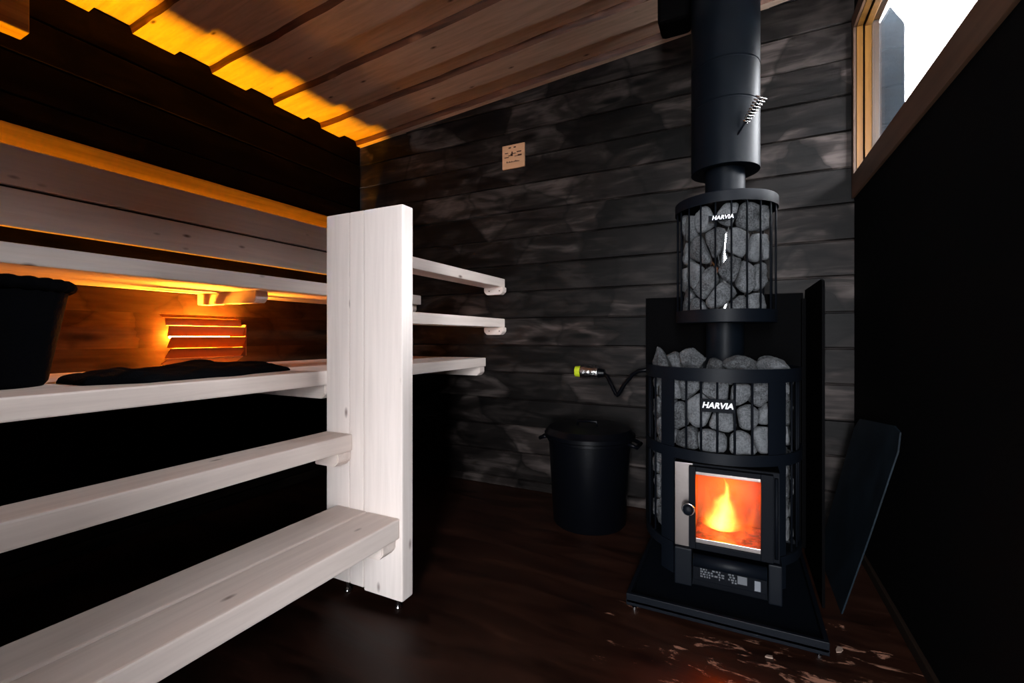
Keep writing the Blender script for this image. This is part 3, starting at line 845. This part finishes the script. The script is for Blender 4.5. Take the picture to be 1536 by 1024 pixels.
def packed_stones(c, rad, depth, th0, th1, z0, z1, sx, sz, skip, seed, name, label, group, gap=.0028, holes=()):
    rnd = random.Random(seed); Rm = rad
    u0, u1 = th0*Rm, th1*Rm
    nx = max(1, round((u1-u0)/sx)); nz = max(1, round((z1-z0)/sz))
    dx, dz = (u1-u0)/nx, (z1-z0)/nz
    S = []
    for j in range(-1, nz+1):
        for i in range(-1, nx+1):
            S.append((u0+(i+.5+(.25 if j % 2 else -.25)+rnd.uniform(-.30, .30))*dx, z0+(j+.5+rnd.uniform(-.34, .34))*dz))
    made = []
    for hu, hz in holes: S.append((R_(hu)*Rm, hz))
    H = [(R_(hu)*Rm, hz) for hu, hz in holes]
    for p in S:
        if p in H: continue
        poly = [(max(u0, p[0]-2*dx), max(z0, p[1]-2*dz)), (min(u1, p[0]+2*dx), max(z0, p[1]-2*dz)),
                (min(u1, p[0]+2*dx), min(z1, p[1]+2*dz)), (max(u0, p[0]-2*dx), min(z1, p[1]+2*dz))]
        if poly[0][0] >= poly[1][0] or poly[0][1] >= poly[2][1]: continue
        for q in S:
            if q is not p and abs(q[0]-p[0]) < 3*dx and abs(q[1]-p[1]) < 3*dz:
                poly = clip(poly, p, q, .84 if q in H else .5)
                if len(poly) < 3: break
        if len(poly) < 3: continue
        A, cc = area_c(poly)
        if abs(A) < dx*dz*.28 or skip(cc[0]/Rm, cc[1], poly, Rm): continue
        # shrink and round
        per = math.sqrt(abs(A)); f = 1-2*gap/per
        P = [(cc[0]+(x-cc[0])*f, cc[1]+(y-cc[1])*f) for x, y in poly]
        for _ in range(2):
            Q = []
            for i in range(len(P)):
                a, b = P[i], P[(i+1) % len(P)]
                Q += [(a[0]*.86+b[0]*.14, a[1]*.86+b[1]*.14), (a[0]*.14+b[0]*.86, a[1]*.14+b[1]*.86)]
            P = Q
        # resample to even spacing
        L = [0]
        for i in range(len(P)): L.append(L[-1]+math.dist(P[i], P[(i+1) % len(P)]))
        n_ = 22; O = []
        for k in range(n_):
            d = L[-1]*k/n_; i = max(q for q in range(len(P)) if L[q] <= d)
            t_ = (d-L[i])/max(1e-9, L[i+1]-L[i]); a, b = P[i], P[(i+1) % len(P)]
            O.append((a[0]+(b[0]-a[0])*t_, a[1]+(b[1]-a[1])*t_))
        b = bmesh.new(); sd = rnd.uniform(0, 99); tx, tz = rnd.uniform(-.16, .16), rnd.uniform(-.16, .16)
        rec = rnd.uniform(0, .010)
        levels = [(.55, -depth), (.86, -depth*.8), (1.0, -depth*.45), (1.0, -depth*.25), (.96, -.006), (.86, -.001), (.58, .001), (.28, .002)]
        rows = []
        def place(u, z, d):
            d = d - rec + (u-cc[0])*tx + (z-cc[1])*tz
            d += .010*noise.noise((u*32+sd, z*32, d*32)) + .004*noise.noise((u*95+sd, z*95, 3))
            d = min(d, .004)
            rr_ = Rm+d; th = u/Rm
            return b.verts.new((c[0]+rr_*math.sin(th), c[1]-rr_*math.cos(th), z))
        for s_, d in levels:
            rows.append([place(cc[0]+(x-cc[0])*s_, cc[1]+(y-cc[1])*s_, d) for x, y in O])
        for A_, B_ in zip(rows, rows[1:]):
            for k in range(n_): b.faces.new((A_[k], A_[(k+1) % n_], B_[(k+1) % n_], B_[k]))
        b.faces.new(rows[0][::-1])
        top = place(cc[0], cc[1], .002)
        for k in range(n_): b.faces.new((rows[-1][k], rows[-1][(k+1) % n_], top))
        th = cc[0]/Rm
        o = obj(name, b, M['stone'], smooth=True, origin=(c[0]+(Rm-depth)*math.sin(th), c[1]-(Rm-depth)*math.cos(th), min(y for x, y in poly)))
        tag(o, label, 'stone', group); made.append(o)
    return made

def skip_low(th, z, poly, Rm):
    d = math.degrees(th)
    xs = [math.degrees(p[0]/Rm) for p in poly]; zs = [p[1] for p in poly]
    return False
# above the middle ring: all round the front; below it: only outside the two uprights
packed_stones(SC, RC-.022, .045, R_(-112), R_(112), .475, .712, .080, .090, skip_low, 21, 'sauna_stone',
              'rough grey stone packed behind the upper bars of the lower stove cage', 'stones packed in the upper part of the stove cage')
packed_stones(SC, RC-.022, .045, R_(-112), R_(-45.5), .17, .470, .062, .085, skip_low, 22, 'sauna_stone',
              'rough grey stone packed in the cage on the left of the stove door', 'stones left of the stove door')
packed_stones(SC, RC-.022, .045, R_(52.5), R_(112), .17, .470, .062, .085, skip_low, 23, 'sauna_stone',
              'rough grey stone packed in the cage on the right of the stove door', 'stones right of the stove door')

def rock(loc, dims, seed, label, group=None, rot=0, taper=0):
    rnd = random.Random(seed); b = bmesh.new()
    bmesh.ops.create_icosphere(b, subdivisions=4, radius=1)
    planes = []
    for _ in range(15):
        v = Vector((rnd.gauss(0, 1), rnd.gauss(0, 1), rnd.gauss(0, 1))).normalized(); planes.append((v, rnd.uniform(.72, 1.0)))
    for v in b.verts:
        d = v.co.normalized(); r = 1.1
        for nrm, off in planes:
            k = nrm.dot(d)
            if k > .05: r = min(r, off/k)
        r += .05*noise.noise(d*3+Vector((seed, 0, 0)))
        v.co = d*r
    zmin = min(v.co.z for v in b.verts)
    mt = Matrix.Rotation(rot, 4, 'Z')
    for v in b.verts:
        kt = 1-taper*(v.co.z-zmin)/2
        w = mt @ Vector((v.co.x*kt*dims[0]/2 - taper*.02*(v.co.z-zmin), v.co.y*dims[1]/2, (v.co.z-zmin)*dims[2]/2)); v.co = w+Vector(loc)
    o = obj('sauna_stone', b, M['stone'], smooth=True, origin=loc)
    return tag(o, label, 'stone', group or 'stones heaped on top of the stove')
Zt = .7135
rock((-.235, 1.745, Zt), (.095, .085, .098), 11, 'pointed grey stone leftmost of the heap on the stove', taper=.65)
rock((-.150, 1.765, Zt), (.098, .085, .088), 12, 'rounded broad grey stone second from left on the stove heap', rot=.3)
rock((-.070, 1.730, Zt), (.070, .070, .062), 13, 'small low grey stone before the flue on the stove heap')
rock((.010, 1.735, Zt), (.115, .085, .072), 14, 'broad grey stone right of the flue base on the stove heap', rot=.5)
rock((.110, 1.745, Zt), (.105, .085, .068), 15, 'rightmost large grey stone on the stove heap', rot=-.2)
rock((-.025, 1.655, Zt-.02), (.085, .065, .045), 16, 'low grey stone at the front rim of the stove heap')
rock((-.125, 1.665, Zt-.02), (.085, .065, .045), 17, 'low flat grey stone at the front left rim of the stove heap')
rock((.070, 1.680, Zt-.02), (.080, .060, .050), 18, 'low flat grey stone at the front right rim of the stove heap')
rock((-.215, 1.845, Zt), (.085, .085, .075), 19, 'grey stone at the back left of the stove heap')
rock((-.165, 1.945, Zt), (.085, .085, .075), 20, 'grey stone behind the heap left of the flue')
rock((.095, 1.850, Zt), (.085, .085, .065), 24, 'grey stone behind the heap right of the flue')

# ------------------------------------------------------------------ flue and its stone basket
FC = (-.043, 1.90)
fl = thing('flue_pipe', 'black stove flue pipe rising to the ceiling', 'flue', (FC[0], FC[1], .70))
obj('lower_pipe', lathe([(0, .690), (.066, .690), (.066, .905), (0, .905)], FC, 48), M['flue'], fl, 'auto')
core = obj('inner_pipe', lathe([(0, .906), (.070, .906), (.070, 1.352), (0, 1.352)], FC, 64), M['mirror_steel'], fl, 'auto')
core['label'] = 'bright polished steel pipe inside the stone basket'
obj('collar_pipe', lathe([(0, 1.353), (.069, 1.353), (.069, 1.56), (0, 1.56)], FC, 48), M['flue'], fl, 'auto')
zt = zc(FC[0])
obj('outer_pipe', lathe([(.071, 1.475), (.114, 1.468), (.1185, 1.470), (.1185, 1.700), (.1165, 1.702), (.1165, 1.706), (.1185, 1.708), (.1185, 1.845), (.1165, 1.847), (.1165, 1.851), (.1185, 1.853),
                         (.1185, zt-.012), (0, zt-.012)], FC, 72), M['flue'], fl, 'auto')
dm = R_(22)
hp0 = Vector((FC[0]+.117*math.sin(dm), FC[1]-.117*math.cos(dm), 1.565))
hdir = Vector((.62, -.45, .80)).normalized()
hr = obj('damper_rod', tube([hp0-hdir*.01, hp0+hdir*.085], .0035, 8), M['iron_soft'], fl, True)
cp = []
u_ = hdir.orthogonal().normalized(); w_ = hdir.cross(u_)
for k in range(0, 9*16+1):
    f = k/(9*16); a = 2*PI*k/16
    cp.append(hp0+hdir*(.040+.088*f)+(u_*math.cos(a)+w_*math.sin(a))*(.0085+.0085*f))
sp_ = obj('coil_grip', tube(cp, .0030, 7), M['chrome'], hr, True); sp_['label'] = 'chrome coil spring grip'
obj('grip_core', tube([hp0+hdir*.045, hp0+hdir*.128], .005, 8), M['matte'], hr, True)

RB = .171
bk = thing('flue_stone_basket', 'round barred stone basket around the flue above the stove', 'basket', (FC[0], FC[1], .90))
obj('base_ring', lathe([(.072, .902), (RB, .902), (RB+.002, .904), (RB+.002, .948), (RB-.003, .948), (RB-.003, .908), (.072, .908)], FC, 72, closed=True), M['iron_soft'], bk, 'auto')
obj('lid', lathe([(.072, 1.357), (RB+.003, 1.357), (RB+.006, 1.354), (RB+.006, 1.318), (RB+.001, 1.318), (RB+.001, 1.350), (.072, 1.350)], FC, 72, closed=True), M['iron_soft'], bk, 'auto')
for k in range(21):
    bar(bk, FC, RB-.002, R_(-8.8+k*360/21), .909, 1.35, .006)
name_plate(bk, FC, R_(-1.0), RB+.003, 1.262, .090, .020, .019)
def skip_b(th, z, poly, Rm): return False
packed_stones(FC, RB-.020, .045, R_(-112), R_(74), .910, 1.325, .078, .115, skip_b, 45, 'sauna_stone',
              'rough grey stone packed in the barred basket around the flue', 'stones packed in the flue basket', gap=.0036, holes=[(-2, 1.125), (-4, 1.315), (-3, .945)])

# black box against the ceiling beside the flue
cbx = box(-.285, -.165, 1.86, 1.99, 2.085, zc(-.285)-.001, .026, None, 4)
tag(obj('ceiling_box', cbx, M['matte'], origin=(-.225, 1.925, 2.085), smooth=False), 'small black rounded box on the ceiling beside the flue', 'box')

# ------------------------------------------------------------------ things by the back wall
# lidded bin
NC = (-.615, 2.045)
bn = thing('lidded_bin', 'black plastic bin with domed lid by the back wall', 'bin', (NC[0], NC[1], 0))
obj('body', lathe([(0, 0), (.158, 0), (.164, .008), (.186, .375), (.193, .378), (.193, .392), (0, .392)], NC, 64), M['plastic'], bn, 'auto')
lid = obj('lid', lathe([(0, .3925), (.203, .3925), (.206, .396), (.206, .412), (.198, .418), (.185, .436), (.11, .446), (0, .449)], NC, 64), M['plastic'], bn, 'auto')
hb = tube([(NC[0]-.045, NC[1]-.03, .443), (NC[0]-.045, NC[1]-.03, .466), (NC[0]+.045, NC[1]-.03, .466), (NC[0]+.045, NC[1]-.03, .443)], .007, 10)
obj('lid_handle', hb, M['plastic'], lid, True)
for sgn in (-1, 1):
    hx = NC[0]+sgn*.20
    h = tube([(hx-sgn*.012, NC[1]-.05, .385), (hx+sgn*.026, NC[1]-.045, .372), (hx+sgn*.026, NC[1]+.045, .372), (hx-sgn*.012, NC[1]+.05, .385)], .009, 8)
    obj('side_handle', h, M['plastic'], bn, True)

# wooden plaque
pq = thing('wall_plaque', 'small square pale wooden plaque with burnt markings on the back wall', 'plaque', (-1.126, YB, 1.796))
obj('board', box(-1.195, -1.057, YB-.012, YB-.001, 1.796, 1.929, .002), M['plaque'], pq)
mk = bmesh.new(); py = YB-.0135
def mark(x0_, x1_, z0_, z1_): box(x0_, x1_, py, YB-.012, z0_, z1_, 0, mk)
ux = lambda u: -1.195+.138*u
uz = lambda v: 1.929-.133*v
for u0_, u1_, v0_, v1_ in ((.29, .40, .10, .15), (.52, .62, .10, .15), (.12, .27, .32, .35), (.10, .30, .50, .53), (.28, .42, .44, .47),
                         (.42, .48, .30, .48), (.38, .44, .38, .47), (.48, .62, .37, .40), (.66, .86, .32, .36), (.70, .88, .46, .52), (.56, .70, .50, .52)):
    mark(ux(u0_), ux(u1_), uz(v1_), uz(v0_))
x = .20; rnd = random.Random(2)
while x < .76:
    w = rnd.uniform(.02, .045); hgt = rnd.uniform(.03, .07)
    mark(ux(x), ux(x+w), uz(.75), uz(.75-hgt)); x += w+.02
obj('burnt_marks', mk, M['burn'], pq)

# small foil-wrapped fitting with a lime cap and its black hose
ft = thing('foil_canister', 'small crinkled foil cylinder with lime cap on the back wall', 'canister', (-.69, 2.262, .64))
def cyl_x(x0_, x1_, y, z, r0, r1=None, n_=28, crinkle=0):
    b = bmesh.new(); rows = []; m_ = 14
    r1 = r1 or r0
    for i in range(m_+1):
        x = x0_+(x1_-x0_)*i/m_; r = r0+(r1-r0)*i/m_
        rows.append([b.verts.new((x, y+(r+crinkle*noise.noise((x*90, 3*math.cos(2*PI*k/n_), 3*math.sin(2*PI*k/n_))))*math.cos(2*PI*k/n_), z+(r+crinkle*noise.noise((x*90, 3*math.cos(2*PI*k/n_), 3*math.sin(2*PI*k/n_))))*math.sin(2*PI*k/n_))) for k in range(n_)])
    for A, B in zip(rows, rows[1:]):
        for k in range(n_): b.faces.new((A[k], A[(k+1) % n_], B[(k+1) % n_], B[k]))
    b.faces.new(rows[0][::-1]); b.faces.new(rows[-1]); return b
obj('foil_body', cyl_x(-.722, -.632, 2.262, .670, .033, .030, crinkle=.004), M['foil'], ft, True)
obj('lime_cap', cyl_x(-.752, -.721, 2.262, .672, .027, .029), M['lime'], ft, True)
obj('black_neck', cyl_x(-.633, -.600, 2.262, .668, .025, .018), M['plastic'], ft, True)
obj('wall_bracket', box(-.69, -.66, 2.285, 2.3, .64, .70, .002), M['plastic'], ft)
hs = tube([(-.615, 2.262, .668), (-.585, 2.25, .655), (-.556, 2.235, .610), (-.535, 2.225, .572), (-.527, 2.222, .566), (-.518, 2.22, .573),
           (-.492, 2.215, .620), (-.455, 2.205, .665), (-.42, 2.195, .690), (-.36, 2.18, .700)], .0095, 12)
obj('hose', hs, M['plastic'], ft, True)

# steel sheet leaning on the right wall
def lean(t_, up):       # along the wall / up the slope
    x = .285+(.418-.285)*up; return Vector((x, t_, .585*up+.001))
ys0, ys1 = 1.70, 2.14
pl = [(1.70, 0), (1.66, .45), (1.635, .90), (1.66, .985), (1.72, 1.0), (2.10, .93), (2.14, .86), (2.14, 0)]
b = bmesh.new()
A = [b.verts.new(lean(y, u)) for y, u in pl]; B = [b.verts.new(lean(y, u)+Vector((.004, 0, .0))) for y, u in pl]
b.faces.new(A); b.faces.new(B[::-1])
for i in range(len(pl)): b.faces.new((A[i], A[(i+1) % len(pl)], B[(i+1) % len(pl)], B[i]))
tag(obj('steel_sheet', b, M['sheet'], origin=(.29, 1.9, 0)), 'dark blue grey steel sheet leaning against the right wall', 'sheet')

# scraps of bark on the floor
def chip(x, y, l, w, rot, seed, label):
    b = bmesh.new(); P = []
    rnd = random.Random(seed)
    for k in range(7):
        a = 2*PI*k/7; rr = rnd.uniform(.4, 1.1); P.append((l/2*rr*math.cos(a), w/2*rr*math.sin(a)))
    b2 = prism(P, 0.0005, .004, 2, 0)
    bmesh.ops.transform(b2, matrix=Matrix.Translation((x, y, 0)) @ Matrix.Rotation(rot, 4, 'Z'), verts=b2.verts)
    tag(obj('wood_chip', b2, M['chip'], origin=(x, y, 0)), label, 'wood chip', 'wood chips on the floor')
chip(.075, 1.385, .030, .012, .2, 1, 'pale wood chip just before the front edge of the stove tray')
chip(.245, 1.50, .035, .02, .9, 2, 'pale wood chip at the right corner of the stove tray')

# ------------------------------------------------------------------ light
SKY = 77.0
w = bpy.data.worlds.new('overcast_sky'); bpy.context.scene.world = w; w.use_nodes = True
bg = w.node_tree.nodes['Background']; bg.inputs[0].default_value = (.93, .955, 1.0, 1); bg.inputs[1].default_value = SKY

def light(name, kind, loc, energy, color=(1, 1, 1), **kw):
    d = bpy.data.lights.new(name, kind); d.energy = energy; d.color = color
    for k, v in kw.items(): setattr(d, k, v)
    o = bpy.data.objects.new(name, d); C.objects.link(o); o.location = loc
    return o
def portal(name, loc, rot, sx, sy):
    o = light(name, 'AREA', loc, 1, shape='RECTANGLE', size=sx, size_y=sy); o.rotation_euler = rot
    o.data.cycles.is_portal = True
    return o
portal('window_daylight', (XR+.074, (WY0+WY1)/2, (WZ0+WZ1)/2), (0, R_(90), 0), WZ1-WZ0, WY1-WY0)
portal('door_daylight', ((DX0+DX1)/2, YF-.06, 1.0), (R_(90), 0, 0), DX1-DX0, DZ1)

# amber light strip tucked behind the backrest, shining up the wall
led = light('amber_strip', 'AREA', (-2.256, (BY+YB)/2, 1.33), 50.0, (1, .38, .0), shape='RECTANGLE', size=.022, size_y=YB-BY-.1)
led.rotation_euler = (R_(180), 0, 0)
edge_fill = light('amber_strip', 'AREA', (-2.25, (BY+YB)/2, 1.112), 3.0, (1, .33, .0), shape='RECTANGLE', size=.012, size_y=YB-BY-.1)  # extra unseen strip, added to give the backrest's bottom edge an amber glow
edge_fill.rotation_euler = (R_(180), 0, 0)
light('firelight', 'POINT', (-.035, 1.70, .33), 5.0, (1, .10, .006), shadow_soft_size=.03)

# ------------------------------------------------------------------ camera
cam = bpy.data.cameras.new('camera'); co = bpy.data.objects.new('camera', cam); C.objects.link(co)
cam.lens = 16; cam.sensor_width = 36; cam.clip_start = .02
cam.shift_y = -7/1536
co.location = (0, 0, .851); co.rotation_euler = (R_(90), 0, R_(26.36))
sc = bpy.context.scene
sc.camera = co
sc.view_settings.view_transform = 'Standard'; sc.view_settings.look = 'None'
sc.view_settings.exposure = 0.0; sc.view_settings.gamma = 1.0
sc.cycles.use_denoising = True
sc.cycles.max_bounces = 8; sc.cycles.diffuse_bounces = 5; sc.cycles.transparent_max_bounces = 12
sc.cycles.sample_clamp_indirect = 4.0
sc.cycles.caustics_reflective = False; sc.cycles.caustics_refractive = False
